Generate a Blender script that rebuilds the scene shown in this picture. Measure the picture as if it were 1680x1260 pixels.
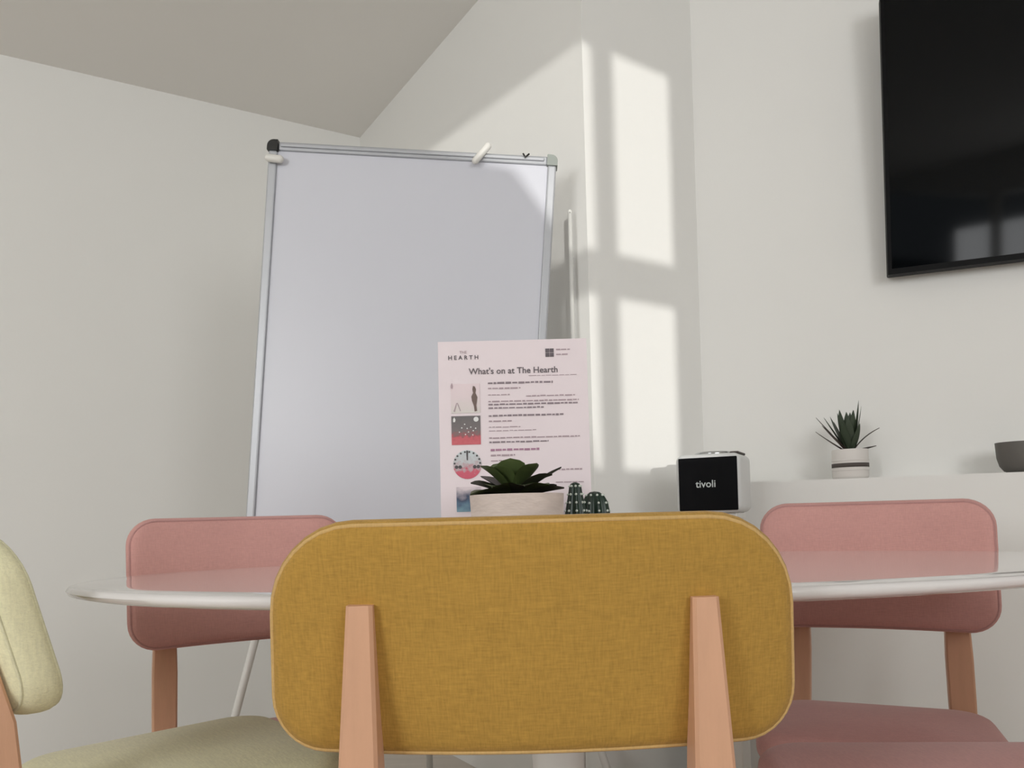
import bpy, bmesh, math, random
from mathutils import Vector, Matrix

random.seed(7)
for o in list(bpy.data.objects):
    bpy.data.objects.remove(o)
sc = bpy.context.scene
COL = sc.collection
PI = math.pi

# ------------------------------------------------------------------ camera, world, sun, window light, exposure
cam_d = bpy.data.cameras.new('camera')
cam = bpy.data.objects.new('camera', cam_d)
COL.objects.link(cam)
cam_d.sensor_fit = 'HORIZONTAL'
cam_d.sensor_width = 36.0
cam_d.lens = 36.0 * 1300.0 / 1680.0
cam_d.shift_y = 190.0 / 1680.0
cam_d.clip_start = 0.05
P_, R_ = 0.02, 0.026
fw = Vector((0, math.cos(P_), math.sin(P_)))
up = Vector((0, -math.sin(P_), math.cos(P_)))
rt = Vector((1, 0, 0))
rt2 = rt * math.cos(R_) - up * math.sin(R_)
up2 = rt * math.sin(R_) + up * math.cos(R_)
cam.matrix_world = Matrix(((rt2.x, up2.x, -fw.x, 0), (rt2.y, up2.y, -fw.y, 0), (rt2.z, up2.z, -fw.z, 0.80), (0, 0, 0, 1)))
sc.camera = cam

world = bpy.data.worlds.new('sky')
sc.world = world
world.use_nodes = True
bg = world.node_tree.nodes['Background']
bg.inputs[0].default_value = (0.86, 0.93, 1.0, 1)
bg.inputs[1].default_value = 0.3

sun_d = bpy.data.lights.new('sun', 'SUN')
sun_d.energy = 1.5
sun_d.angle = math.radians(0.53)
sun_d.color = (1.0, 0.985, 0.94)
sun = bpy.data.objects.new('sun', sun_d)
COL.objects.link(sun)
sun.rotation_euler = Vector((-0.08, 1.0, -0.05)).to_track_quat('-Z', 'Y').to_euler()

def area(name, loc, direction, sx, sy, watts, color):
    d = bpy.data.lights.new(name, 'AREA')
    d.shape = 'RECTANGLE'
    d.size, d.size_y, d.energy, d.color = sx, sy, watts, color
    o = bpy.data.objects.new(name, d)
    COL.objects.link(o)
    o.location = loc
    o.rotation_euler = Vector(direction).to_track_quat('-Z', 'Y').to_euler()
    return o


area('daylight_rear_right', (1.42, -1.62, 1.72), (0, 1, 0), 0.86, 1.0, 23, (0.97, 0.985, 1.0))
area('daylight_rear_left', (-2.0, -1.62, 1.60), (0, 1, 0), 1.2, 1.0, 41, (0.97, 0.985, 1.0))
area('daylight_rear_middle', (0.53, -1.62, 1.55), (0, 1, 0), 0.44, 0.95, 8, (0.97, 0.985, 1.0))

sc.view_settings.view_transform = 'Standard'
sc.view_settings.look = 'None'
sc.view_settings.exposure = 0.02
sc.view_settings.gamma = 1.0
sc.view_settings.use_curve_mapping = False

# ------------------------------------------------------------------ materials
def lin(r, g, b):
    f = lambda c: c / 12.92 if c <= 0.04045 else ((c + 0.055) / 1.055) ** 2.4
    return (f(r / 255), f(g / 255), f(b / 255), 1.0)

def mat(name, col, rough=0.6, metal=0.0, spec=0.5, noise=0.0, nscale=8.0, bump=0.0, bscale=60.0, coat=0.0, stretch=(1, 1, 1)):
    m = bpy.data.materials.new(name)
    m.use_nodes = True
    nt = m.node_tree
    b = nt.nodes['Principled BSDF']
    b.inputs['Base Color'].default_value = col
    b.inputs['Roughness'].default_value = rough
    b.inputs['Metallic'].default_value = metal
    b.inputs['Specular IOR Level'].default_value = spec
    if coat:
        b.inputs['Coat Weight'].default_value = coat
        b.inputs['Coat Roughness'].default_value = 0.05
    tc = nt.nodes.new('ShaderNodeTexCoord')
    mp = nt.nodes.new('ShaderNodeMapping')
    mp.inputs['Scale'].default_value = stretch
    nt.links.new(tc.outputs['Object'], mp.inputs['Vector'])
    if noise:
        n = nt.nodes.new('ShaderNodeTexNoise')
        n.inputs['Scale'].default_value = nscale
        n.inputs['Detail'].default_value = 4
        nt.links.new(mp.outputs[0], n.inputs['Vector'])
        r = nt.nodes.new('ShaderNodeMapRange')
        r.inputs['To Min'].default_value = 1 - noise
        r.inputs['To Max'].default_value = 1 + noise
        nt.links.new(n.outputs[0], r.inputs[0])
        mx = nt.nodes.new('ShaderNodeMix')
        mx.data_type = 'RGBA'
        mx.blend_type = 'MULTIPLY'
        mx.inputs[0].default_value = 1
        mx.inputs[6].default_value = col
        nt.links.new(r.outputs[0], mx.inputs[7])
        nt.links.new(mx.outputs[2], b.inputs['Base Color'])
    if bump:
        n2 = nt.nodes.new('ShaderNodeTexNoise')
        n2.inputs['Scale'].default_value = bscale
        nt.links.new(mp.outputs[0], n2.inputs['Vector'])
        bp = nt.nodes.new('ShaderNodeBump')
        bp.inputs['Strength'].default_value = bump
        bp.inputs['Distance'].default_value = 0.002
        nt.links.new(n2.outputs[0], bp.inputs['Height'])
        nt.links.new(bp.outputs[0], b.inputs['Normal'])
    return m

def fabric(name, col, contrast=0.22, sheen=0.2):
    """woven cloth: warp and weft slubs from two stretched noises, with relief"""
    m = bpy.data.materials.new(name)
    m.use_nodes = True
    nt = m.node_tree
    b = nt.nodes['Principled BSDF']
    b.inputs['Roughness'].default_value = 0.9
    b.inputs['Specular IOR Level'].default_value = 0.15
    b.inputs['Sheen Weight'].default_value = sheen
    b.inputs['Sheen Roughness'].default_value = 0.4
    tc = nt.nodes.new('ShaderNodeTexCoord')
    outs = []
    for sc_ in ((70, 300, 620), (620, 300, 70)):
        mp = nt.nodes.new('ShaderNodeMapping')
        mp.inputs['Scale'].default_value = sc_
        nt.links.new(tc.outputs['Object'], mp.inputs['Vector'])
        n = nt.nodes.new('ShaderNodeTexNoise')
        n.inputs['Scale'].default_value = 1.0
        n.inputs['Detail'].default_value = 2
        nt.links.new(mp.outputs[0], n.inputs['Vector'])
        outs.append(n.outputs[0])
    add = nt.nodes.new('ShaderNodeMath')
    add.operation = 'ADD'
    nt.links.new(outs[0], add.inputs[0])
    nt.links.new(outs[1], add.inputs[1])
    r = nt.nodes.new('ShaderNodeMapRange')
    r.inputs['From Min'].default_value = 0.6
    r.inputs['From Max'].default_value = 1.4
    r.inputs['To Min'].default_value = 1 - contrast
    r.inputs['To Max'].default_value = 1 + contrast
    nt.links.new(add.outputs[0], r.inputs[0])
    big = nt.nodes.new('ShaderNodeTexNoise')
    big.inputs['Scale'].default_value = 9
    nt.links.new(tc.outputs['Object'], big.inputs['Vector'])
    r2 = nt.nodes.new('ShaderNodeMapRange')
    r2.inputs['To Min'].default_value = 0.93
    r2.inputs['To Max'].default_value = 1.07
    nt.links.new(big.outputs[0], r2.inputs[0])
    mul = nt.nodes.new('ShaderNodeMath')
    mul.operation = 'MULTIPLY'
    nt.links.new(r.outputs[0], mul.inputs[0])
    nt.links.new(r2.outputs[0], mul.inputs[1])
    mx = nt.nodes.new('ShaderNodeMix')
    mx.data_type = 'RGBA'
    mx.blend_type = 'MULTIPLY'
    mx.inputs[0].default_value = 1
    mx.inputs[6].default_value = col
    nt.links.new(mul.outputs[0], mx.inputs[7])
    nt.links.new(mx.outputs[2], b.inputs['Base Color'])
    bp = nt.nodes.new('ShaderNodeBump')
    bp.inputs['Strength'].default_value = 0.35
    bp.inputs['Distance'].default_value = 0.001
    nt.links.new(add.outputs[0], bp.inputs['Height'])
    nt.links.new(bp.outputs[0], b.inputs['Normal'])
    return m

M_WALL = mat('wall_paint', lin(238, 237, 233), 0.85, noise=0.012, nscale=2, bump=0.05, bscale=180, spec=0.2)
M_CEIL = mat('ceiling_paint', lin(236, 233, 228), 0.9, noise=0.012, nscale=2, spec=0.1)
M_FLOOR = mat('floor_boards', lin(206, 196, 184), 0.5, noise=0.15, nscale=3, stretch=(1, 12, 1))
M_TRIM = mat('white_trim', lin(232, 230, 224), 0.5, noise=0.01)
M_BLOCKER = mat('blocker_dark', lin(80, 78, 76), 0.8, noise=0.2, nscale=15)  # only for the added, unseen slab that cuts the sun
M_BOARD = mat('whiteboard_enamel', lin(212, 213, 221), 0.35, noise=0.01, nscale=3)
M_ALU = mat('brushed_aluminium', lin(184, 186, 190), 0.45, metal=0.4, noise=0.03, nscale=30)
M_WHITEP = mat('white_plastic', lin(228, 226, 220), 0.4, noise=0.01)
M_BLACKP = mat('black_plastic', lin(30, 29, 26), 0.45, noise=0.1, nscale=40)
M_GREYP = mat('grey_plastic', lin(150, 156, 150), 0.5, noise=0.03, nscale=40)
M_WHITEM = mat('white_lacquer', lin(232, 231, 226), 0.35, noise=0.01)
M_TABLE = mat('white_gloss_top', lin(226, 222, 220), 0.07, spec=0.6, noise=0.015, nscale=4, coat=0.5)
M_WOOD = mat('beech_wood', lin(214, 166, 134), 0.45, noise=0.10, nscale=14, bump=0.08, bscale=90, stretch=(6, 6, 0.7))
M_MUST = fabric('mustard_weave', lin(178, 139, 67), 0.17)
M_CREAM = fabric('cream_weave', lin(232, 227, 190), 0.10)
M_PINK = fabric('pink_weave', lin(208, 157, 150), 0.07)
M_PIPE_M = fabric('mustard_piping', lin(206, 170, 112), 0.10)
M_PIPE_C = fabric('cream_piping', lin(222, 218, 184), 0.1)
M_PIPE_P = fabric('pink_piping', lin(186, 140, 136), 0.06)
M_TVB = mat('television_black', lin(10, 10, 11), 0.5, spec=0.12, noise=0.05)
M_SCREEN = mat('screen_glass', lin(4, 6, 8), 0.06, spec=0.22, noise=0.05, nscale=2)
M_RADIO = mat('radio_white', lin(222, 223, 222), 0.35, noise=0.01)
M_GRILLE = mat('grille_cloth', lin(13, 14, 17), 0.85, noise=0.25, nscale=500, spec=0.2)
M_CHROME = mat('chrome', lin(190, 192, 194), 0.15, metal=1.0, noise=0.02)
M_LETTER = mat('silver_lettering', lin(205, 212, 210), 0.4, noise=0.01)
M_PAPER = mat('pink_paper', lin(234, 221, 224), 0.6, noise=0.015, nscale=12)
M_INK = mat('print_ink', lin(104, 96, 100), 0.7, noise=0.05)
M_INKL = mat('print_ink_pale', lin(176, 156, 162), 0.7, noise=0.05)
M_INKT = mat('print_ink_text', lin(142, 128, 134), 0.7, noise=0.05)
M_INKV = mat('print_ink_mauve', lin(172, 128, 152), 0.7, noise=0.05)
M_ACRYL = mat('acrylic_base', lin(215, 222, 224), 0.1, noise=0.01)
M_LEAF = mat('succulent_leaf', lin(74, 88, 48), 0.45, noise=0.3, nscale=30)
M_LEAFD = mat('succulent_leaf_dark', lin(60, 62, 46), 0.5, noise=0.35, nscale=30)
M_ALOE = mat('aloe_leaf', lin(58, 70, 52), 0.5, noise=0.25, nscale=40)
M_ALOER = mat('aloe_leaf_brown', lin(66, 56, 48), 0.5, noise=0.25, nscale=40)
M_STONE = mat('whitewashed_stone', lin(212, 197, 188), 0.8, noise=0.24, nscale=26, bump=0.5, bscale=70, stretch=(1, 1, 3))
M_SOIL = mat('soil', lin(52, 40, 32), 0.95, noise=0.4, nscale=120)
M_POT = mat('white_ceramic', lin(222, 217, 212), 0.5, noise=0.015)
M_STRIPE = mat('dark_stripe', lin(82, 74, 70), 0.7, noise=0.1, nscale=50)
M_CACT = mat('cactus_green', lin(24, 46, 34), 0.35, noise=0.3, nscale=60)
M_DOT = mat('cactus_spine_white', lin(215, 222, 212), 0.6, noise=0.02)
M_DGREY = mat('dark_grey_ceramic', lin(100, 97, 92), 0.6, noise=0.08, nscale=30)

# ------------------------------------------------------------------ mesh helpers
LAST = [None]
def link(name, me, m=None, parent=None, smooth=False):
    if m:
        me.materials.append(m)
    if smooth:
        for p in me.polygons:
            p.use_smooth = True
    o = bpy.data.objects.new(name, me)
    COL.objects.link(o)
    if parent:
        o.parent = parent
    LAST[0] = o
    return o

def obj(name, bm, m=None, parent=None, smooth=False):
    bmesh.ops.recalc_face_normals(bm, faces=bm.faces)
    me = bpy.data.meshes.new(name)
    bm.to_mesh(me)
    bm.free()
    return link(name, me, m, parent, smooth)

def autosmooth(o, deg=40):
    me = o.data
    for p in me.polygons:
        p.use_smooth = True
    try:
        me.set_sharp_from_angle(angle=math.radians(deg))
    except Exception:
        pass
    return o

def tag(o, label, cat, group=None):
    o['label'] = label
    o['category'] = cat
    if group:
        o['group'] = group
    return o

def empty(name, label, cat, loc, rz=0.0, group=None):
    o = bpy.data.objects.new(name, None)
    o.empty_display_size = 0.05
    COL.objects.link(o)
    o.location = loc
    o.rotation_euler = (0, 0, rz)
    return tag(o, label, cat, group)

def struct(name, bm, m, parent=None, smooth=False):
    o = obj(name, bm, m, parent, smooth)
    if not parent:
        o['kind'] = 'structure'
    return o

def add_box(bm, x0, x1, y0, y1, z0, z1, M=None, bev=0.0, seg=2):
    r = bmesh.ops.create_cube(bm, size=1.0)
    vs = r['verts']
    for v in vs:
        v.co = Vector((x0 + (v.co.x + .5) * (x1 - x0), y0 + (v.co.y + .5) * (y1 - y0), z0 + (v.co.z + .5) * (z1 - z0)))
    if bev:
        es = list({e for v in vs for e in v.link_edges})
        res = bmesh.ops.bevel(bm, geom=es, offset=bev, segments=seg, profile=0.5, affect='EDGES')
        vs = list({v for f in res['faces'] for v in f.verts} | {v for v in vs if v.is_valid})
    if M:
        bmesh.ops.transform(bm, matrix=M, verts=[v for v in vs if v.is_valid])
    return vs

def box(*a, **k):
    bm = bmesh.new()
    add_box(bm, *a, **k)
    return bm

def prism(poly, z0, z1):
    """vertical prism over a plan polygon"""
    bm = bmesh.new()
    a = [bm.verts.new((p[0], p[1], z0)) for p in poly]
    b = [bm.verts.new((p[0], p[1], z1)) for p in poly]
    n = len(poly)
    bm.faces.new(a[::-1])
    bm.faces.new(b)
    for i in range(n):
        bm.faces.new((a[i], a[(i + 1) % n], b[(i + 1) % n], b[i]))
    return bm

def prism_y(poly, y0, y1):
    """prism along y over an (x, z) polygon"""
    bm = bmesh.new()
    a = [bm.verts.new((p[0], y0, p[1])) for p in poly]
    b = [bm.verts.new((p[0], y1, p[1])) for p in poly]
    n = len(poly)
    bm.faces.new(a)
    bm.faces.new(b[::-1])
    for i in range(n):
        bm.faces.new((a[i], b[i], b[(i + 1) % n], a[(i + 1) % n]))
    return bm

def add_tube(bm, pts, r, n=10, closed=False, caps=True):
    pts = [Vector(p) for p in pts]
    rs = r if isinstance(r, (list, tuple)) else [r] * len(pts)
    rings = []
    N = len(pts)
    ref = None
    for i, p in enumerate(pts):
        if closed:
            t = pts[(i + 1) % N] - pts[i - 1]
        else:
            t = pts[min(i + 1, N - 1)] - pts[max(i - 1, 0)]
        t.normalize()
        if ref is None:
            ref = Vector((0, 0, 1)) if abs(t.z) < 0.9 else Vector((1, 0, 0))
        a = ref - t * ref.dot(t)
        a.normalize()
        ref = a
        b = t.cross(a)
        rings.append([bm.verts.new(p + (a * math.cos(2 * PI * k / n) + b * math.sin(2 * PI * k / n)) * rs[i]) for k in range(n)])
    for i in range(N if closed else N - 1):
        A, B = rings[i], rings[(i + 1) % N]
        for k in range(n):
            bm.faces.new((A[k], A[(k + 1) % n], B[(k + 1) % n], B[k]))
    if caps and not closed:
        bm.faces.new(rings[0][::-1])
        bm.faces.new(rings[-1])

def tube(pts, r, n=10, closed=False):
    bm = bmesh.new()
    add_tube(bm, pts, r, n, closed)
    return bm

def lathe(profile, n=32, sx=1.0, sy=1.0):
    """profile = [(r, z)...]; r == 0 closes the end"""
    bm = bmesh.new()
    rings = []
    for r, z in profile:
        if r < 1e-6:
            rings.append([bm.verts.new((0, 0, z))])
        else:
            rings.append([bm.verts.new((r * sx * math.cos(2 * PI * k / n), r * sy * math.sin(2 * PI * k / n), z)) for k in range(n)])
    for A, B in zip(rings, rings[1:]):
        if len(A) == 1 and len(B) == 1:
            continue
        for k in range(n):
            k2 = (k + 1) % n
            if len(A) == 1:
                bm.faces.new((A[0], B[k], B[k2]))
            elif len(B) == 1:
                bm.faces.new((A[k], A[k2], B[0]))
            else:
                bm.faces.new((A[k], A[k2], B[k2], B[k]))
    return bm

def rrect(w, h, r, nc=8, ns=10, rb=None):
    """outline of a rounded rectangle in (x, z), evenly walkable; w, h full sizes"""
    r = max(min(r, w / 2 - 1e-4, h / 2 - 1e-4), 1e-4)
    q = r if rb is None else max(min(rb, w / 2 - 1e-4, h / 2 - 1e-4), 1e-4)
    pts = []
    cs = [(w / 2 - r, h / 2 - r, 0, r), (-w / 2 + r, h / 2 - r, PI / 2, r), (-w / 2 + q, -h / 2 + q, PI, q), (w / 2 - q, -h / 2 + q, 1.5 * PI, q)]
    for i, (cx, cz, a0, r) in enumerate(cs):
        for k in range(nc + 1):
            a = a0 + (PI / 2) * k / nc
            pts.append((cx + r * math.cos(a), cz + r * math.sin(a)))
        nx, nz, na, nr = cs[(i + 1) % 4]
        e = (nx + nr * math.cos(na), nz + nr * math.sin(na))
        s = pts[-1]
        m = ns if i % 2 == 0 else max(2, ns // 2)
        for k in range(1, m):
            t = k / m
            pts.append((s[0] + (e[0] - s[0]) * t, s[1] + (e[1] - s[1]) * t))
    return pts

def cushion(w, h, T, rc, re, bulge=0.006, warp=None, rb=None):
    """upholstered slab in the xz plane, thickness T along y, edge rounding re; warp bends each point"""
    rb = rc if rb is None else rb
    bm = bmesh.new()
    rings = []
    prof = []
    q = 5
    for s in (0.12, 0.3, 0.5, 0.7, 0.86):
        prof.append(('s', s, -1))
    for k in range(q + 1):
        a = PI / 2 * k / q
        prof.append(('e', re * (1 - math.sin(a)), -(T / 2 - re) - re * math.cos(a)))
    for k in range(q + 1):
        a = PI / 2 * (1 - k / q)
        prof.append(('e', re * (1 - math.sin(a)), (T / 2 - re) + re * math.cos(a)))
    for s in (0.86, 0.7, 0.5, 0.3, 0.12):
        prof.append(('s', s, 1))
    inner = rrect(w - 2 * re, h - 2 * re, max(rc - re, 0.004), rb=max(rb - re, 0.004))
    for kind, a, b in prof:
        if kind == 'e':
            o = rrect(w - 2 * a, h - 2 * a, max(rc - a, 0.004), rb=max(rb - a, 0.004))
            ring = [(x, b, z) for x, z in o]
        else:
            y = b * (T / 2 + bulge * (1 - a * a))
            ring = [(x * a, y, z * a) for x, z in inner]
        rings.append([bm.verts.new(p) for p in ring])
    n = len(rings[0])
    for A, B in zip(rings, rings[1:]):
        for k in range(n):
            bm.faces.new((A[k], A[(k + 1) % n], B[(k + 1) % n], B[k]))
    c0 = bm.verts.new((0, -(T / 2 + bulge), 0))
    c1 = bm.verts.new((0, T / 2 + bulge, 0))
    for k in range(n):
        bm.faces.new((c0, rings[0][(k + 1) % n], rings[0][k]))
        bm.faces.new((c1, rings[-1][k], rings[-1][(k + 1) % n]))
    if warp:
        for v in bm.verts:
            v.co = warp(v.co)
    return bm

def loft(sections, cap=True):
    """sections: lists of equal numbers of points"""
    bm = bmesh.new()
    rings = [[bm.verts.new(p) for p in s] for s in sections]
    n = len(rings[0])
    for A, B in zip(rings, rings[1:]):
        for k in range(n):
            bm.faces.new((A[k], A[(k + 1) % n], B[(k + 1) % n], B[k]))
    if cap:
        bm.faces.new(rings[0][::-1])
        bm.faces.new(rings[-1])
    return bm

def chamfer_rect(cx, cy, cz, wx, wy, c):
    a, b = wx / 2, wy / 2
    return [(cx + x, cy + y, cz) for x, y in ((a - c, -b), (a, -b + c), (a, b - c), (a - c, b), (-a + c, b), (-a, b - c), (-a, -b + c), (-a + c, -b))]

def text_mesh(name, s, width, m, parent, M, depth=0.0, bold=0.0):
    cu = bpy.data.curves.new(name, 'FONT')
    cu.body = s
    cu.size = 1.0
    cu.offset = bold
    cu.align_x = 'CENTER'
    cu.align_y = 'CENTER'
    cu.resolution_u = 3
    t = bpy.data.objects.new(name + '_tmp', cu)
    COL.objects.link(t)
    bpy.context.view_layer.update()
    dg = bpy.context.evaluated_depsgraph_get()
    me = bpy.data.meshes.new_from_object(t.evaluated_get(dg))
    xs = [v.co.x for v in me.vertices]
    k = width / (max(xs) - min(xs))
    me.transform(M @ Matrix.Diagonal((k, k, k, 1)))
    bpy.data.objects.remove(t)
    bpy.data.curves.remove(cu)
    me.materials.clear()
    return link(name, me, m, parent)

# ------------------------------------------------------------------ the room
C0 = Vector((-0.598, 3.29))            # inner corner of left wall and return wall
U = Vector((0.859, 0.512)).normalized()  # along the left wall, away from the camera
V = Vector((U.y, -U.x))                # along the return wall, towards the camera
C1 = Vector((0.207, 1.985))            # outer corner of the column
V = (C1 - C0).normalized()
C2 = C1 + U * 0.377                    # inner corner where the television wall starts
W = Vector((0.934, -0.358)).normalized()
C3 = C2 + W * ((3.0 - C2.x) / W.x)
L1 = C0 - U * 3.1
HC = 2.40
TH = 0.12
YR = -1.5

def wall(name, a, b, z1=HC):
    d = (b - a).normalized()
    n = Vector((-d.y, d.x))             # outwards for the order used here
    return struct(name, prism([a, b, b + n * TH, a + n * TH], 0, z1), M_WALL)

wall('wall_left', L1, C0)
struct('wall_back', prism([C0, C1, C1 + Vector((0.10, 0.30)), C0 + Vector((0.14, 0.12))], 0, HC), M_WALL)
struct('wall_column', prism([C1, C2, C2 + Vector((0.0, 0.2)), C1 + Vector((0.02, 0.2))], 0, HC), M_WALL)
wall('wall_right', C2, C3)
wl = Vector((L1.x, YR))
wall('wall_west', Vector((L1.x, YR)), L1)
wl = Vector((L1.x, YR))
# rear wall with two window openings, side wall with one
RW = bmesh.new()
yr0, yr1 = YR - TH, YR
xa, xb = L1.x, 3.0
# window 1: raked head over the left light
head = [(-0.10, 2.354), (0.516, 2.172), (0.575, 2.176), (0.753, 2.168)]
sill = 1.085
def add_prism_y(bm, poly):
    b2 = prism_y(poly, yr0, yr1)
    me = bpy.data.meshes.new('tmp')
    b2.to_mesh(me)
    b2.free()
    bm.from_mesh(me)
    bpy.data.meshes.remove(me)
add_prism_y(RW, [(xa, 0), (-2.65, 0), (-2.65, HC), (xa, HC)])
add_prism_y(RW, [(-2.65, 0), (-1.35, 0), (-1.35, 1.05), (-2.65, 1.05)])
add_prism_y(RW, [(-2.65, 2.15), (-1.35, 2.15), (-1.35, HC), (-2.65, HC)])
add_prism_y(RW, [(-1.35, 0), (-0.10, 0), (-0.10, HC), (-1.35, HC)])
add_prism_y(RW, [(-0.10, 0), (0.753, 0), (0.753, sill), (-0.10, sill)])
add_prism_y(RW, head + [(0.753, HC), (-0.10, HC)])
add_prism_y(RW, [(0.753, 0), (0.97, 0), (0.97, HC), (0.753, HC)])
add_prism_y(RW, [(0.97, 2.24), (1.87, 2.24), (1.87, HC), (0.97, HC)])
add_prism_y(RW, [(0.97, 0), (1.87, 0), (1.87, 1.20), (0.97, 1.20)])
add_prism_y(RW, [(1.87, 0), (xb, 0), (xb, HC), (1.87, HC)])
struct('wall_rear', RW, M_WALL)
w1 = struct('window_1', box(0.516, 0.575, YR - 0.07, YR - 0.02, sill, 2.174), M_TRIM)
obj('transom', box(-0.10, 0.753, YR - 0.07, YR - 0.02, 1.532, 1.646), M_TRIM, w1)
obj('sill_board', box(-0.14, 0.79, YR - 0.10, YR + 0.05, sill - 0.03, sill), M_TRIM, w1)
dfr = bmesh.new()
for q in ((0.97, 1.01), (1.83, 1.87)):
    add_box(dfr, q[0], q[1], YR - 0.09, YR - 0.03, 1.20, 2.24)
add_box(dfr, 1.01, 1.83, YR - 0.09, YR - 0.03, 2.20, 2.24)
add_box(dfr, 1.01, 1.83, YR - 0.09, YR - 0.03, 1.20, 1.24)
struct('window_3', dfr, M_TRIM)
w2 = struct('window_2', box(-2.03, -1.97, YR - 0.07, YR - 0.02, 1.05, 2.15), M_TRIM)
obj('sill_board', box(-2.70, -1.30, YR - 0.10, YR + 0.05, 1.02, 1.05), M_TRIM, w2)
struct('wall_east', prism([C3, Vector((3.0, YR)), Vector((3.0 + TH, YR)), Vector((3.0 + TH, C3.y))], 0, HC), M_WALL)
outline = [wl, L1, C0, C1, C2, C3, Vector((3.0, YR))]
ext = [Vector((L1.x - TH, YR - TH)), Vector((L1.x - TH, L1.y + 0.1)), Vector((C0.x, C0.y + 0.15)), Vector((C2.x + 0.1, C2.y + 0.25)), Vector((3.0 + TH, C3.y + 0.15)), Vector((3.0 + TH, YR - TH))]
struct('floor', prism(ext, -0.1, 0.0), M_FLOOR)
struct('ceiling', prism(ext, HC, HC + 0.1), M_CEIL)
# low boxed ledge along the television wall
ln = Vector((-W.y, W.x)) * -1           # towards the room
ln = Vector((-0.358, -0.934)).normalized()
la, lb = C2 + W * 0.005, C3 - W * 0.02
LD = 0.17
struct('trim_1', prism([la, lb, lb + ln * LD, la + ln * LD], 0, 0.868), M_WALL)
# unseen slab, added and outlined to cut the low sun in the left light
occ = [(-1.4, -0.2), (0.555, -0.2), (0.555, 1.03), (0.52, 1.23), (0.508, 1.405), (0.480, 1.64), (0.43, 1.735), (0.35, 1.855), (-1.4, 2.30)]
occ3 = [(-3.6, -0.2), (-1.3, -0.2), (-1.3, 2.6), (-2.4, 3.0), (-3.6, 2.6)]
occ2 = [(0.92, -0.2), (3.2, -0.2), (3.2, 2.6), (2.1, 3.0), (0.92, 2.6)]
o = obj('sun_cut_slab', prism_y(occ, -2.16, -2.10), M_BLOCKER)
tag(o, 'unseen dark slab added outside the rear window to cut the sun', 'sun blocker')
o = obj('sun_block_slab', prism_y(occ2, -2.34, -2.2), M_WALL)  # added out of view to keep direct sun out of the right window
tag(o, 'unseen pale slab added to block the sun at the right rear window', 'house')
o = obj('sun_block_slab', prism_y(occ3, -2.34, -2.2), M_WALL)  # added out of view, stops direct sun entering by the left window
tag(o, 'unseen pale slab added to block the sun at the left rear window', 'house')

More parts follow.
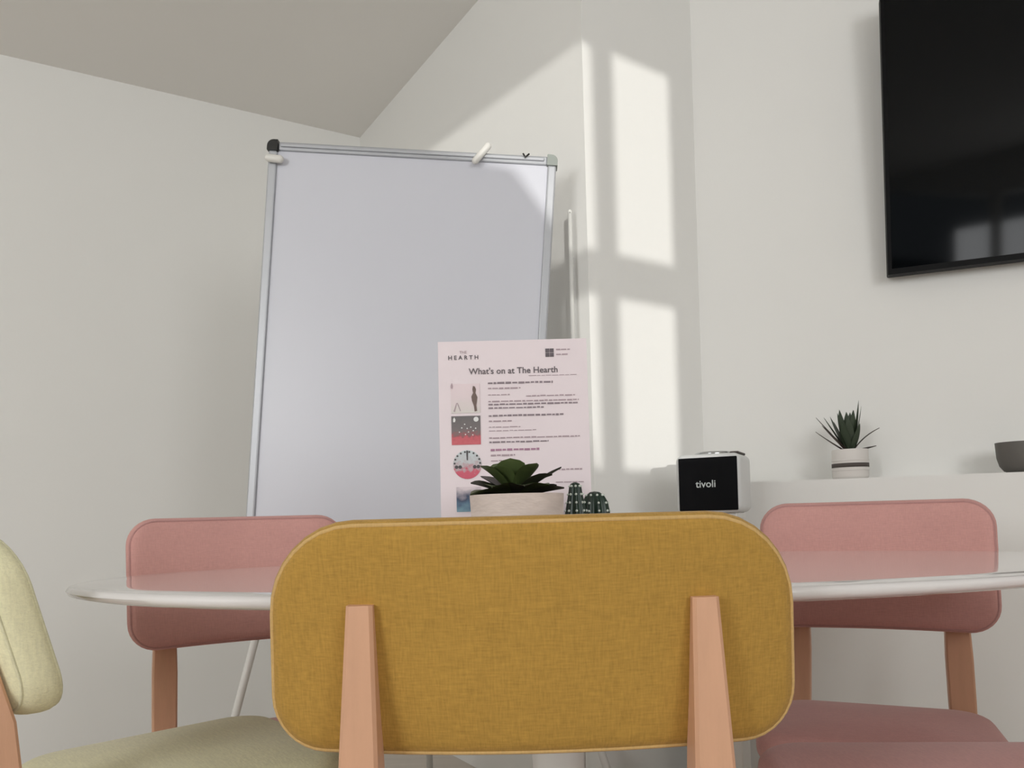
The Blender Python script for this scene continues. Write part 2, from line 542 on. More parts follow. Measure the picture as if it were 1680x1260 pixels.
# ------------------------------------------------------------------ chairs
def make_chair(label, fab, pipe, pos, ang, bw=0.475, zb=0.589, zt=0.80, recline=10, sag=0.045, sz=0.46,
               sw=0.40, sd=0.33, leg_x=0.150, rc=0.062, T=0.052, group='upholstered chairs around the table', gap=0.03, legtop=0.727, rb=0.05, taper=0.0, lw=1.0, off=0.0, sT=0.056):
    """origin on the floor under the middle of the backrest; local +y is the way the sitter faces"""
    t = empty('dining_chair', label, 'chair', (pos[0], pos[1], 0), ang, group)
    tr = math.tan(math.radians(recline))
    h = zt - zb
    zm = (zt + zb) / 2
    hw = bw / 2

    def plane_y(x, z):                   # mid-surface of the backrest
        return sag * (x / hw) ** 2 - (z - zb) * tr
    def warp(c):
        x = c.x * (1 - taper * c.z / (h / 2))
        return Vector((x, c.y + plane_y(x, c.z + zm), c.z + zm))
    re = T * 0.38
    b = obj('backrest', cushion(bw, h, T, rc, re, 0.004, warp, rb), fab, t, True)
    for s in (-1, 1):
        loop = [warp(Vector((x, s * (T / 2 - re * 0.35), z))) for x, z in rrect(bw - 0.55 * re, h - 0.55 * re, rc - 0.2 * re, rb=rb - 0.2 * re)]
        obj('piping', tube(loop, 0.0022, 6, True), pipe, b, True)
    # seat cushion
    y0 = gap
    def swarp(c):
        taper = 1.0 - 0.08 * (0.5 - c.z / sd)
        return Vector((off + c.x * taper, y0 + sd / 2 + c.z, sz - sT / 2 + c.y * (1 if c.y > 0 else 1)))
    obj('seat', cushion(sw, sd, sT, 0.07, 0.022, 0.008, swarp), fab, t, True)
    # wooden seat frame: four rails in one part
    f = bmesh.new()
    za, zc = sz - sT - 0.055, sz - sT - 0.002
    add_box(f, off - sw / 2 + 0.045, off + sw / 2 - 0.045, y0 + sd - 0.06, y0 + sd - 0.035, za, zc, bev=0.003)
    add_box(f, off - sw / 2 + 0.045, off + sw / 2 - 0.045, y0 + 0.03, y0 + 0.055, za, zc, bev=0.003)
    add_box(f, -leg_x - 0.008, leg_x + 0.008, -0.034, -0.014, za, zc, bev=0.003)
    for s in (-1, 1):
        xx = off + s * (sw / 2 - 0.05)
        add_box(f, xx - 0.011, xx + 0.011, -0.022, y0 + sd - 0.035, za, zc, bev=0.003)
    obj('seat_frame', f, M_WOOD, t)
    # front legs
    for s in (-1, 1):
        x0 = off + s * (sw / 2 - 0.045)
        secs = []
        for k in range(5):
            u = k / 4
            z = (sz - sT - 0.003) * (1 - u)
            w = 0.036 - 0.013 * u
            secs.append(chamfer_rect(x0 + s * 0.02 * u, y0 + sd - 0.045 + 0.02 * u, z, w, w, 0.006))
        autosmooth(obj('front_leg', loft(secs), M_WOOD, t))
    # back legs: from the outer face of the backrest down past the seat to the floor
    for s in (-1, 1):
        secs = []
        xl = s * leg_x
        def outer(z):
            return plane_y(xl, z) - T / 2 - 0.002
        zs = [legtop, legtop - 0.05, (legtop + zb) / 2, zb, zb - 0.05, sz, sz - 0.08, 0.22, 0.0]
        for i, z in enumerate(zs):
            u = (legtop - z) / legtop
            if z >= zb - 0.001:
                yo = outer(z)
                d = 0.016 + 0.022 * (legtop - z) / (legtop - zb)
                yc = yo - d / 2 + 0.004
            elif z > sz - 0.1:
                d = 0.042
                yc = outer(zb) - 0.017 + 0.012 * (zb - z) / 0.15
            else:
                k = (sz - 0.08 - z) / (sz - 0.08)
                d = 0.042 - 0.016 * k
                yc = outer(zb) - 0.017 + 0.017 - 0.07 * k
            wv = (0.0225 + 0.016 * min(1, (legtop - z) / 0.20) if z > 0.45 else 0.0385 - 0.013 * (0.45 - z) / 0.45) * lw
            secs.append(chamfer_rect(xl + s * 0.018 * u, yc, z, wv, d, 0.003))
        autosmooth(obj('back_leg', loft(secs), M_WOOD, t))
    return t

rot = lambda fx, fy: math.atan2(fy, fx) - PI / 2
make_chair('mustard yellow woven chair in the foreground, back turned to us', M_MUST, M_PIPE_M, (0.015, 0.717), 0.0, sd=0.27, sw=0.36, sag=0.036, recline=8, bw=0.479, zb=0.588, leg_x=0.147, rc=0.082, rb=0.052, taper=0.018)
make_chair('pale cream chair at the left picture edge, seen from its side', M_CREAM, M_PIPE_C, (-0.692, 1.022), rot(0.75, 0.66), leg_x=0.188, bw=0.44, off=0.115,
           recline=15, sz=0.492, sd=0.365, zb=0.588, zt=0.80, sw=0.33, sT=0.05)
make_chair('dusty pink chair facing us below the left half of the flipchart', M_PINK, M_PIPE_P, (-0.525, 1.53), rot(0.45, -0.89),
           bw=0.40, zb=0.573, zt=0.812, sz=0.430, sd=0.225, sw=0.38, leg_x=0.132, recline=9, sag=0.03, T=0.06, rc=0.05, legtop=0.74, lw=1.12)
make_chair('dusty pink chair facing us below the aloe pot and television', M_PINK, M_PIPE_P, (0.67, 1.48), rot(-0.41, -0.91),
           bw=0.40, zb=0.573, zt=0.810, sz=0.443, sd=0.29, sw=0.38, leg_x=0.132, recline=9, sag=0.03, T=0.06, rc=0.05, legtop=0.74, lw=1.12)
make_chair('dusty pink chair of which only the seat shows, bottom right corner', M_PINK, M_PIPE_P, (0.915, 0.86), rot(-1.0, 0.05),
           sz=0.487, sd=0.44, sw=0.40, zb=0.60, zt=0.80, recline=9, gap=0.175, bw=0.40, leg_x=0.13)

# ------------------------------------------------------------------ table
TZ = 0.7232
tb = empty('dining_table', 'white oval pedestal table with a glossy top and thin rounded edge', 'table', (0.112, 1.138, 0))
A_, B_ = 0.727, 0.366
prof = [(0, TZ), (0.9, TZ), (0.985, TZ - 0.0005), (0.995, TZ - 0.002), (1.0, TZ - 0.007), (0.995, TZ - 0.012), (0.97, TZ - 0.016), (0.9, TZ - 0.020), (0, TZ - 0.021)]
obj('tabletop', lathe([(r, z) for r, z in prof], 128, A_, B_), M_TABLE, tb, True)
autosmooth(LAST[0], 50)
obj('pedestal', lathe([(0.11, TZ - 0.021), (0.105, TZ - 0.035), (0.07, 0.66), (0.048, 0.58), (0.040, 0.48), (0.038, 0.36), (0.045, 0.22), (0.07, 0.10), (0.13, 0.035), (0.16, 0.018)], 40), M_WHITEM, tb, True)
LAST[0].location = (-0.052, 0.07, 0)
obj('base', lathe([(0, 0.018), (0.16, 0.018), (0.175, 0.012), (0.18, 0.004), (0.18, 0.0), (0, 0.0)], 48), M_WHITEM, tb, True)
LAST[0].location = (-0.052, 0.07, 0)

# ------------------------------------------------------------------ flipchart easel
ROLL = math.radians(4.7)
fe = empty('flipchart_easel', 'tilted white flipchart easel board with aluminium frame in the corner', 'flipchart', (-0.21, 1.94, 0))
BWd, BH = 0.708, 1.0
topmid = Vector((-0.221, 0, 1.707)) - Vector((-0.21, 0, 0))
ex = Vector((math.cos(ROLL), 0, -math.sin(ROLL)))
ez = Vector((math.sin(ROLL), 0, math.cos(ROLL)))
cen = topmid - ez * (BH / 2)
MB = Matrix(((ex.x, 0, ez.x, cen.x), (0, 1, 0, 0.0), (ex.z, 0, ez.z, cen.z), (0, 0, 0, 1)))
hwB, hhB = BWd / 2, BH / 2
obj('board_panel', box(-hwB + 0.01, hwB - 0.01, -0.004, 0.010, -hhB + 0.01, hhB - 0.01, M=MB), M_BOARD, fe)
fr = 0.021
obj('side_rail', box(-hwB, -hwB + fr, -0.012, 0.014, -hhB + 0.02, hhB - 0.022, M=MB, bev=0.004), M_ALU, fe)
obj('side_rail', box(hwB - fr, hwB, -0.012, 0.014, -hhB + 0.02, hhB - 0.022, M=MB, bev=0.004), M_ALU, fe)
obj('top_rail', box(-hwB + 0.024, hwB - 0.022, -0.012, 0.014, hhB - fr, hhB, M=MB, bev=0.004), M_ALU, fe)
obj('clamp_bar', box(-hwB + 0.03, hwB - 0.03, -0.018, -0.010, hhB - 0.014, hhB - 0.006, M=MB, bev=0.002), M_ALU, fe)
obj('bottom_rail', box(-hwB + 0.022, hwB - 0.022, -0.012, 0.014, -hhB, -hhB + fr, M=MB, bev=0.004), M_ALU, fe)
obj('pen_tray', box(-hwB + 0.06, hwB - 0.06, -0.06, -0.010, -hhB - 0.004, -hhB + 0.008, M=MB, bev=0.003), M_ALU, fe)
def corner_cap(sx, m, lab):
    q = []
    r = 0.016
    s = 0.026
    pts = [(0, 0), (s, 0), (s, s - r)] + [(s - r + r * math.cos(a * PI / 10), s - r + r * math.sin(a * PI / 10)) for a in range(1, 5)] + [(s - r, s), (0, s)]
    ox, oz = hwB - s + 0.003, hhB - s + 0.003
    poly = [(sx * (ox + p[0]), oz + p[1]) for p in pts]
    bm = prism_y(poly, -0.016, 0.018)
    bmesh.ops.transform(bm, matrix=MB, verts=bm.verts)
    o = obj('corner_cap', bm, m, fe)
    o['label'] = lab
corner_cap(-1, M_BLACKP, 'black plastic corner cap')
corner_cap(1, M_GREYP, 'grey plastic corner cap')
# paper clamps
def capsule(a, b, r, n=14):
    a, b = Vector(a), Vector(b)
    d = (b - a).normalized()
    pts, rs = [], []
    for k in range(6):
        t = PI / 2 * k / 5
        pts.append(a - d * r * math.cos(t)); rs.append(max(r * math.sin(t), 1e-4))
    for k in range(6):
        t = PI / 2 * (1 - k / 5)
        pts.append(b + d * r * math.cos(t)); rs.append(max(r * math.sin(t), 1e-4))
    return tube(pts, rs, n)
X0 = -0.21
o = obj('clamp_knob', capsule((-0.572 - X0, -0.022, 1.689), (-0.545 - X0, -0.022, 1.685), 0.0095), M_WHITEP, fe, True)
o['label'] = 'white clamp knob on the left rail'
o = obj('clamp_lever', capsule((-0.068 - X0, -0.024, 1.668), (-0.036 - X0, -0.024, 1.703), 0.0085), M_WHITEP, fe, True)
o['label'] = 'white slanting clamp lever on the top rail'
hk = tube([(0.049 - X0, -0.022, 1.683), (0.0545 - X0, -0.024, 1.674), (0.064 - X0, -0.022, 1.682)], 0.0022, 8)
o = obj('hook', hk, M_BLACKP, fe, True)
o['label'] = 'small black hook on the top rail'
# legs
def leg(a, b, r=0.0095):
    obj('leg', tube([a, b], r, 14), M_WHITEM, fe, True)
leg((-0.565 - X0, 0.0, 0.76), (-0.765 - X0, -0.06, 0.0))
leg((0.05 - X0, 0.0, 0.70), (0.27 - X0, -0.06, 0.0))
leg((-0.24 - X0, 0.03, 1.25), (-0.26 - X0, 0.40, 0.0))

# slim pole standing behind the flipchart's right edge
pl = empty('pole', 'slim white upright pole between the flipchart and the wall corner', 'pole', (0.162, 2.0, 0))
obj('shaft', tube([(0, 0, 0.012), (0.004, 0.0, 1.566)], 0.0055, 14), M_WHITEM, pl, True)
obj('foot', lathe([(0, 0.012), (0.014, 0.012), (0.017, 0.006), (0.017, 0), (0, 0)], 24), M_WHITEM, pl, True)
obj('tip', lathe([(0.0055, 1.564), (0.0055, 1.57), (0.003, 1.574), (0, 1.575)], 14), M_WHITEM, pl, True)
LAST[0].location = (0.004, 0, 0)

# ------------------------------------------------------------------ television
tvx = math.atan2(W.y, W.x)
tvo = Vector((0.949, 1.959))
tv = empty('television', 'large black wall mounted television with a glossy dark screen', 'television', (tvo.x, tvo.y, 1.373), tvx)
tv.rotation_euler = (math.radians(4), 0, tvx)
TW, THt = 1.22, 0.681
obj('housing', box(0, TW, 0.006, 0.040, 0, THt, bev=0.004), M_TVB, tv)
bz = bmesh.new()
for a in ((0, TW, -0.003, 0.008, 0, 0.014), (0, TW, -0.003, 0.008, THt - 0.009, THt), (0, 0.009, -0.003, 0.008, 0.014, THt - 0.009), (TW - 0.009, TW, -0.003, 0.008, 0.014, THt - 0.009)):
    add_box(bz, *a)
obj('bezel', bz, M_TVB, tv)
obj('screen', box(0.009, TW - 0.009, 0.001, 0.007, 0.014, THt - 0.009), M_SCREEN, tv)
obj('wall_mount', box(TW / 2 - 0.2, TW / 2 + 0.2, 0.038, 0.062, 0.2, 0.5, bev=0.003), M_BLACKP, tv)

# ------------------------------------------------------------------ radio on its plinth
rx = tvx - math.radians(5)
rad = empty('radio', 'small white cube radio with a black cloth front beside the sunlit wall', 'radio', (0.476, 1.862, 0.794), rx)
rw, rh, rd = 0.146, 0.135, 0.135
body = cushion(rw, rh, rd, 0.016, 0.008, 0.0, lambda c: Vector((c.x, c.y, c.z + rh / 2)))
autosmooth(obj('cabinet', body, M_RADIO, rad), 35)
obj('grille', box(-0.066, 0.066, -rd / 2 - 0.004, -rd / 2 + 0.004, 0.006, rh - 0.008, bev=0.002), M_GRILLE, rad)
obj('dial', lathe([(0, 0.1425), (0.040, 0.1425), (0.043, 0.140), (0.043, 0.134), (0, 0.134)], 32), M_CHROME, rad, True)
o = obj('control_strip', box(0.046, 0.066, -0.045, 0.045, 0.134, 0.1395, bev=0.002), M_STRIPE, rad)
o['label'] = 'dark control strip'
MT = Matrix.Translation((-0.004, -rd / 2 - 0.0048, 0.066)) @ Matrix.Rotation(PI / 2, 4, 'X')
text_mesh('lettering', 'tivoli', 0.045, M_LETTER, rad, MT, bold=0.012)
pn = empty('plinth', 'narrow white plinth carrying the small cube radio', 'plinth', (0.476, 1.862, 0), rx)
obj('pillar', box(-0.056, 0.056, -0.05, 0.05, 0.02, 0.780, bev=0.003), M_WHITEM, pn)
obj('plinth_top', box(-0.060, 0.060, -0.054, 0.054, 0.780, 0.794, bev=0.003), M_WHITEM, pn)
obj('plinth_foot', box(-0.060, 0.060, -0.054, 0.054, 0, 0.02, bev=0.003), M_WHITEM, pn)

# ------------------------------------------------------------------ leaves
def leaf_bm(length, width, lift, droop, thick=0.003, tip=0.5, n=9, base=0.25):
    """leaf along +x; rises with slope lift, bends by droop; width profile widest at fraction tip"""
    bm = bmesh.new()
    rows = []
    for i in range(n + 1):
        u = i / n
        x = length * u * math.cos(lift + droop * u * 0.5)
        z = length * u * math.sin(lift + droop * u * 0.5)
        if u < tip:
            w = base + (1 - base) * math.sin(PI / 2 * u / tip)
        else:
            w = max(0.03, max(0.0, math.cos(PI / 2 * (u - tip) / (1 - tip))) ** 0.8)
        w *= width / 2
        t = thick * (1 - 0.7 * u)
        rows.append([bm.verts.new((x, -w, z + 0.22 * w)), bm.verts.new((x, 0, z + t * 0.3)), bm.verts.new((x, w, z + 0.22 * w)), bm.verts.new((x, 0, z - t))])
    for A, B in zip(rows, rows[1:]):
        for k in range(4):
            bm.faces.new((A[k], A[(k + 1) % 4], B[(k + 1) % 4], B[k]))
    bm.faces.new(rows[0][::-1])
    bm.faces.new(rows[-1])
    return bm

def put(bm, az, loc):
    bmesh.ops.transform(bm, matrix=Matrix.Translation(loc) @ Matrix.Rotation(az, 4, 'Z'), verts=bm.verts)
    return bm

# succulent in a whitewashed bowl on the table
sp = empty('potted_succulent', 'dark green rosette succulent in a whitewashed stone bowl on the table', 'plant', (0.006, 0.985, TZ))
obj('pot', lathe([(0, 0), (0.050, 0), (0.053, 0.004), (0.0585, 0.100), (0.0585, 0.103), (0.054, 0.103), (0.052, 0.095), (0, 0.095)], 40), M_STONE, sp, False)
autosmooth(LAST[0], 40)
obj('soil', lathe([(0, 0.099), (0.03, 0.0985), (0.051, 0.0965), (0.051, 0.093), (0, 0.093)], 24), M_SOIL, sp, True)
D = math.radians
leaves = [  # azimuth, length, width, lift, droop, dark
    (195, .056, .040, 56, -26, 0), (262, .050, .036, 76, -20, 0), (325, .053, .038, 60, -26, 0), (225, .046, .034, 66, -26, 0),
    (178, .056, .040, 30, -22, 1), (205, .058, .040, 16, -26, 0), (345, .056, .036, 44, -34, 1), (2, .070, .016, 34, -8, 1),
    (352, .064, .034, 12, -8, 1), (14, .058, .030, 18, -10, 1), (325, .054, .036, 26, -26, 0), (240, .052, .040, 30, -36, 0), (285, .052, .042, 30, -36, 1),
    (120, .054, .040, 62, -18, 0), (60, .054, .036, 58, -18, 0), (90, .052, .036, 44, -16, 0), (150, .054, .036, 36, -12, 1), (30, .054, .034, 36, -10, 1),
    (300, .034, .028, 78, -10, 0), (100, .040, .030, 78, -10, 0)]
for az, ln_, wd, lf, dr, dk in leaves:
    autosmooth(obj('leaf', put(leaf_bm(ln_, wd, D(lf), D(dr), 0.005, 0.70), D(az), (-0.004, 0, 0.101)), M_LEAFD if dk else M_LEAF, sp), 60)

# two little cacti
def cactus(label, loc, prof, ribs, amp, rows):
    c = empty('cactus', label, 'cactus ornament', loc, 0, 'little green cacti beside the succulent bowl')
    prof = [(r * 0.86, z) for r, z in prof]
    n = ribs * 6
    bm = bmesh.new()
    rings = []
    for r, z in prof:
        rings.append([bm.verts.new((r * (1 + amp * math.cos(ribs * 2 * PI * k / n)) * math.cos(2 * PI * k / n),
                                    r * (1 + amp * math.cos(ribs * 2 * PI * k / n)) * math.sin(2 * PI * k / n), z)) for k in range(n)])
    for A, B in zip(rings, rings[1:]):
        for k in range(n):
            bm.faces.new((A[k], A[(k + 1) % n], B[(k + 1) % n], B[k]))
    bm.faces.new(rings[0][::-1])
    bm.faces.new(rings[-1])
    obj('body', bm, M_CACT, c, True)
    d = bmesh.new()
    zs = [prof[0][1] + (prof[-1][1] - prof[0][1]) * (i + 0.5) / rows for i in range(rows)]
    for z in zs:
        for (r0, za), (r1, zb_) in zip(prof, prof[1:]):
            if za <= z <= zb_:
                r = r0 + (r1 - r0) * (z - za) / (zb_ - za)
                break
        for k in range(ribs):
            a = 2 * PI * k / ribs
            bmesh.ops.create_icosphere(d, subdivisions=1, radius=0.0019, matrix=Matrix.Translation((r * (1 + amp) * math.cos(a), r * (1 + amp) * math.sin(a), z)))
    s = obj('spines', d, M_DOT, c, True)
    s['kind'] = 'stuff'
    return c
cactus('taller slim dark green cactus right beside the stone bowl', (0.084, 1.048, TZ),
       [(0.021, 0), (0.023, 0.02), (0.021, 0.045), (0.0165, 0.07), (0.0125, 0.09), (0.0095, 0.105), (0.0085, 0.112), (0.006, 0.117), (0.001, 0.119)], 8, 0.13, 11)
cactus('short round dark green cactus right of the taller slim cactus', (0.113, 1.083, TZ),
       [(0.014, 0), (0.021, 0.03), (0.0225, 0.06), (0.021, 0.078), (0.0185, 0.092), (0.0135, 0.101), (0.007, 0.106), (0.001, 0.107)], 9, 0.14, 10)

# aloe on the ledge
LZ = 0.868
ledge_mid = lambda x, off=0.055: Vector((x, C2.y + (x - C2.x) * W.y / W.x)) + ln * (LD - off)
pa = ledge_mid(0.872)
al = empty('potted_aloe', 'spiky dark aloe in a white striped pot on the wall ledge', 'plant', (pa.x, pa.y, LZ), tvx)
R1 = 0.042
obj('pot', lathe([(0, 0), (0.037, 0), (0.040, 0.002), (R1, 0.008), (R1, 0.070), (R1 - 0.001, 0.072), (R1 - 0.004, 0.072), (R1 - 0.005, 0.066), (0, 0.066)], 40), M_POT, al)
autosmooth(LAST[0], 40)
obj('stripe', lathe([(R1 - 0.002, 0.028), (R1 + 0.0006, 0.028), (R1 + 0.0006, 0.038), (R1 - 0.002, 0.038)], 40), M_STRIPE, al, True)
for z in (0.0215, 0.045):
    obj('rib', lathe([(R1 - 0.002, z - 0.003), (R1 + 0.0008, z - 0.0015), (R1 + 0.0008, z + 0.0015), (R1 - 0.002, z + 0.003)], 40), M_POT, al, True)
obj('soil', lathe([(0, 0.070), (0.02, 0.0695), (R1 - 0.005, 0.068), (R1 - 0.005, 0.064), (0, 0.064)], 24), M_SOIL, al, True)
spikes = [  # azimuth, length, width, lift, droop, brown
    (180, .112, .015, 52, 0, 1), (190, .100, .017, 57, 4, 0), (170, .090, .012, 33, 8, 1), (205, .090, .015, 44, 4, 1),
    (150, .100, .018, 62, 6, 0), (220, .104, .026, 74, 8, 0), (250, .096, .024, 82, 4, 0), (280, .094, .024, 84, 0, 0),
    (300, .100, .023, 79, 6, 0), (335, .124, .016, 77, 8, 0), (350, .112, .022, 73, 10, 0), (0, .082, .011, 58, -34, 1),
    (60, .104, .018, 76, 6, 0), (100, .100, .020, 80, 0, 0), (130, .104, .018, 70, 4, 0), (8, .056, .020, 9, 6, 1), (240, .074, .024, 66, 6, 0), (320, .070, .022, 64, 10, 0),
    (265, .082, .026, 76, 0, 0), (195, .080, .022, 66, 4, 0)]
for az, ln_, wd, lf, dr, dk in spikes:
    autosmooth(obj('leaf', put(leaf_bm(ln_, wd, D(lf), D(dr), 0.004, 0.35, 9, 0.75), D(az), (0.006 * math.cos(D(az)), 0.006 * math.sin(D(az)), 0.068)), M_ALOER if dk else M_ALOE, al), 60)

# dark grey cup at the picture's right edge
pc = ledge_mid(1.205)
o = obj('bowl', lathe([(0, 0), (0.022, 0), (0.031, 0.004), (0.040, 0.016), (0.0455, 0.035), (0.048, 0.068), (0.0482, 0.070), (0.045, 0.070), (0.042, 0.036), (0.034, 0.014), (0, 0.008)], 40), M_DGREY)
o.location = (pc.x, pc.y, LZ)
autosmooth(o, 40)
tag(o, 'dark grey rounded bowl on the ledge at the right picture edge', 'bowl')

# ------------------------------------------------------------------ event notice in an acrylic stand
YP = 1.12
nt_ = empty('event_notice', 'pale pink printed events notice in a clear stand on the table', 'sign', (0.006, YP, TZ))
PW, PH, PZ = 0.214, 0.300, 0.030
lean = Matrix.Rotation(math.radians(-3), 4, 'X')
def pbox(x0, x1, z0, z1, y0=-0.0002, y1=0.0002):
    bm = box(x0, x1, y0, y1, z0, z1)
    bmesh.ops.transform(bm, matrix=lean, verts=bm.verts)
    return bm
obj('stand', box(-0.09, 0.09, -0.035, 0.045, 0, 0.004, bev=0.001), M_ACRYL, nt_)
obj('stand_lip', box(-0.107, 0.107, -0.003, 0.006, 0.004, PZ + 0.004, bev=0.001), M_ACRYL, nt_)
paper = obj('paper_sheet', pbox(-PW / 2, PW / 2, PZ, PZ + PH, -0.0004, 0.0004), M_PAPER, nt_)
ZT = PZ + PH
YI = -0.0012
# sheet coordinates: u across 0..1 from the left, v down in metres from the top edge
S = PW / 248.0                          # metres per printed unit (248 units across)
def pu(u):
    return -PW / 2 + u * S
def pv(v):
    return ZT - v * S
def pline(u0, u1, v, th, m):
    bm = bmesh.new()
    u = u0
    while u < u1 - 1:                    # one small block for each blurred word
        w = min(random.uniform(4, 13), u1 - u)
        vv = v + random.uniform(-0.25, 0.25)
        hh = th * random.uniform(0.75, 1.1)
        add_box(bm, pu(u), pu(u + w), YI, YI + 0.0005, pv(vv + hh / 2), pv(vv - hh / 2))
        u += w + random.uniform(1.2, 2.2)
    bmesh.ops.transform(bm, matrix=lean, verts=bm.verts)
    obj('printed_line', bm, m, nt_)
def ptext(name, s, uc, v, wu, m, bold=0.0):
    text_mesh(name, s, wu * S, m, nt_, lean @ Matrix.Translation((pu(uc), YI, pv(v))) @ Matrix.Rotation(PI / 2, 4, 'X'), bold=bold)
ptext('printed_logo_word', 'H E A R T H', 42, 28, 50, M_INK, 0.02)
ptext('printed_small_word', 'THE', 42, 19, 12, M_INKL, 0.0)
for i in range(2):
    for j in range(2):
        obj('logo_square', pbox(pu(179 + i * 7.4), pu(179 + i * 7.4 + 6.6), pv(16 + j * 7.4 + 6.6), pv(16 + j * 7.4), YI, YI + 0.0005), M_INK, nt_)
pline(197, 220, 18, 2.2, M_INKL)
pline(197, 218, 26, 2.2, M_INKL)
ptext('printed_title', "What's on at The Hearth", 125, 52, 148, M_INK, 0.012)
pline(150, 232, 61, 0.8, M_INKL)
for u0, u1, v, th, m in ((82, 190, 72, 3.2, M_INKT), (82, 136, 81, 2.4, M_INKL), (82, 118, 92, 1.8, M_INKL), (145, 226, 95, 2.0, M_INKL),
                         (82, 232, 103, 2.2, M_INKL), (82, 230, 108, 2.6, M_INKT), (82, 176, 114, 2.4, M_INKT),
                         (82, 206, 127, 3.0, M_INKT), (82, 120, 136, 2.6, M_INKL), (82, 134, 146, 1.4, M_INKL), (82, 160, 152, 1.2, M_INKL),
                         (82, 232, 164, 2.2, M_INKL), (82, 180, 171, 2.4, M_INKT), (84, 166, 184, 3.4, M_INKV), (84, 124, 193, 2.6, M_INKL), (84, 108, 202, 1.6, M_INKL),
                         (190, 234, 219, 2.4, M_INKL), (190, 236, 240, 1.6, M_INKL)):
    # one bar for each line of print too blurred to read
    pline(u0, u1, v, th, m)
def picture(u0, u1, v0, v1, m, lab):
    o = obj('printed_picture', pbox(pu(u0), pu(u1), pv(v1), pv(v0), YI, YI + 0.0005), m, nt_)
    o['label'] = lab
    return o
def ramp_mat(name, stops, nscale, namt):
    """flat print: colours run down the picture, speckled by noise (local z in metres)"""
    m = bpy.data.materials.new(name)
    m.use_nodes = True
    t = m.node_tree
    b = t.nodes['Principled BSDF']
    b.inputs['Roughness'].default_value = 0.6
    tc = t.nodes.new('ShaderNodeTexCoord')
    sp_ = t.nodes.new('ShaderNodeSeparateXYZ')
    t.links.new(tc.outputs['Generated'], sp_.inputs[0])
    n = t.nodes.new('ShaderNodeTexNoise')
    n.inputs['Scale'].default_value = nscale
    t.links.new(tc.outputs['Generated'], n.inputs['Vector'])
    mr = t.nodes.new('ShaderNodeMapRange')
    mr.inputs['To Min'].default_value = -namt
    mr.inputs['To Max'].default_value = namt
    t.links.new(n.outputs[0], mr.inputs[0])
    ad = t.nodes.new('ShaderNodeMath')
    ad.operation = 'ADD'
    t.links.new(sp_.outputs[2], ad.inputs[0])
    t.links.new(mr.outputs[0], ad.inputs[1])
    cr = t.nodes.new('ShaderNodeValToRGB')
    el = cr.color_ramp.elements
    while len(el) > 1:
        el.remove(el[-1])
    el[0].position, el[0].color = stops[0]
    for p, c in stops[1:]:
        e = el.new(p)
        e.color = c
    t.links.new(ad.outputs[0], cr.inputs[0])
    t.links.new(cr.outputs[0], b.inputs['Base Color'])
    return m
M_P1 = ramp_mat('print_pale', [(0, lin(218, 212, 206)), (0.5, lin(228, 212, 214)), (1, lin(232, 214, 217))], 5, 0.2)
M_P2 = ramp_mat('print_grey_red', [(0, lin(206, 104, 112)), (0.24, lin(200, 96, 104)), (0.34, lin(150, 96, 98)), (0.5, lin(120, 112, 112)), (1, lin(108, 104, 104))], 9, 0.25)
M_P3 = ramp_mat('print_round_red', [(0, lin(204, 90, 110)), (0.26, lin(206, 96, 114)), (0.36, lin(190, 150, 156)), (0.6, lin(196, 196, 198)), (1, lin(206, 214, 216))], 9, 0.35)
M_P4 = ramp_mat('print_blue', [(0, lin(126, 160, 176)), (0.3, lin(90, 116, 140)), (0.5, lin(70, 80, 104)), (1, lin(222, 208, 212))], 3, 0.3)
M_FIG = mat('print_figure', lin(116, 98, 92), 0.7, noise=0.2, nscale=100)
M_RED = mat('print_rose', lin(214, 150, 156), 0.7, noise=0.05)
M_PWH = mat('print_white', lin(232, 232, 230), 0.7, noise=0.02)
M_PDK = mat('print_charcoal', lin(84, 80, 82), 0.7, noise=0.1)
p1 = picture(20, 68, 72, 121, M_P1, 'pale picture with a slim dark figure')
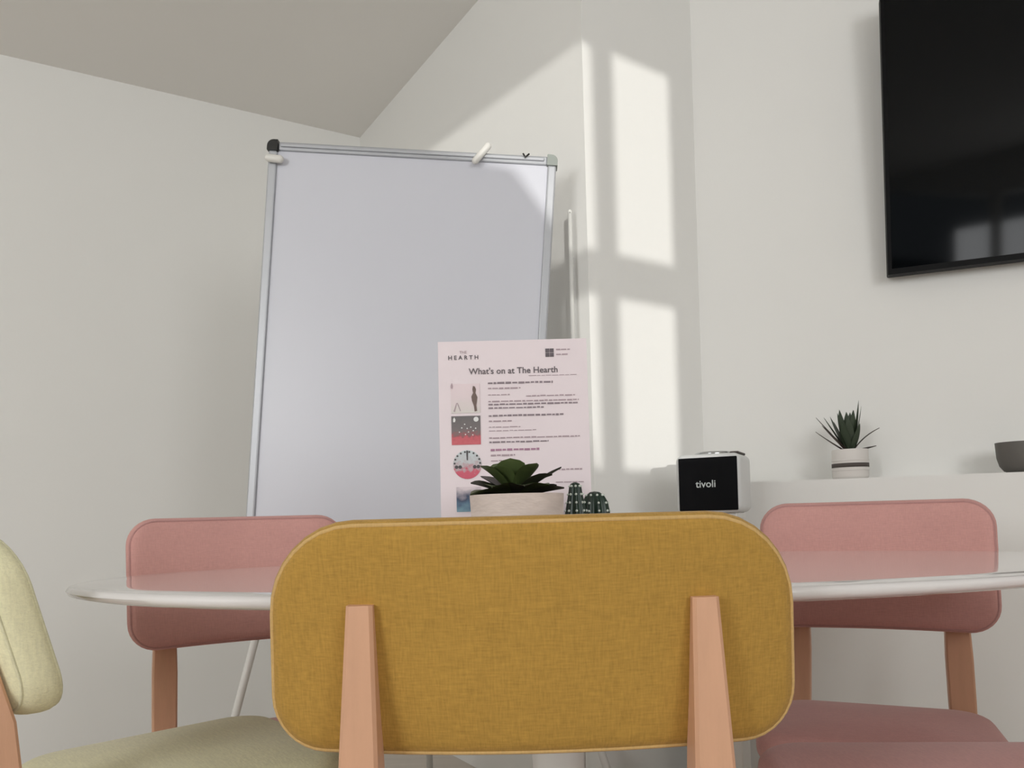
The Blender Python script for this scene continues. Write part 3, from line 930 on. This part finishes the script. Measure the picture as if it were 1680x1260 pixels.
fig = [(57, 76), (60, 77), (62, 82), (61, 88), (64, 95), (63, 103), (62, 109), (63, 118), (59, 119), (58, 110), (55, 101), (54, 94), (57, 88), (56, 82)]
def flat(poly, m, parent, name, dy=0.0006):
    bm = prism_y([(pu(u), pv(v)) for u, v in poly], YI - dy, YI - dy + 0.0003)
    bmesh.ops.transform(bm, matrix=lean, verts=bm.verts)
    return obj(name, bm, m, parent)
flat(fig, M_FIG, p1, 'printed_figure')
flat([(20, 75), (22, 70), (24, 76), (23, 80), (20, 79)], M_INKL, p1, 'printed_figure')
flat([(24, 118), (29, 104), (30, 104), (26, 119)], M_INKL, p1, 'printed_stroke')
flat([(30, 104), (31, 104), (36, 117), (35, 118)], M_INKL, p1, 'printed_stroke')
p2 = picture(20, 68, 126, 174, M_P2, 'grey picture with a red lower part and white dots')
circ = lambda cu, cv, r, n=14: [(cu + r * math.cos(2 * PI * k / n), cv + r * math.sin(2 * PI * k / n)) for k in range(n)]
flat(circ(61, 132, 4.2), M_PWH, p2, 'printed_dot')
flat([(23, 131), (25, 128), (27, 132), (26, 136), (23, 136)], M_PWH, p2, 'printed_dot')
for cu_, cv_ in ((42, 140), (46, 147), (52, 145), (37, 146), (56, 151), (48, 153), (60, 147), (33, 153), (43, 157), (55, 158)):
    flat(circ(cu_, cv_, 1.1, 8), M_PWH, p2, 'printed_dot')
p3 = flat([(22 + 23 + 23.5 * math.cos(2 * PI * k / 32), 207 + 24 * math.sin(2 * PI * k / 32)) for k in range(32)], M_P3, nt_, 'printed_picture', 0.0)
p3['label'] = 'round picture with grey top and rose red base'
for a0 in range(0, 10):
    a = PI + PI * a0 / 9.0
    flat(circ(45 + 21 * math.cos(a), 205 + 19 * math.sin(a), 1.7, 8), M_PDK, p3, 'printed_spot')
flat([(43.5, 184), (46.5, 184), (46, 200), (44, 200)], M_PDK, p3, 'printed_stroke')
for cu_ in (27, 33, 57, 63):
    flat(circ(cu_, 211, 3.0, 8), M_PDK, p3, 'printed_spot')
picture(26, 66, 244, 285, M_P4, 'blue picture at the foot of the sheet')
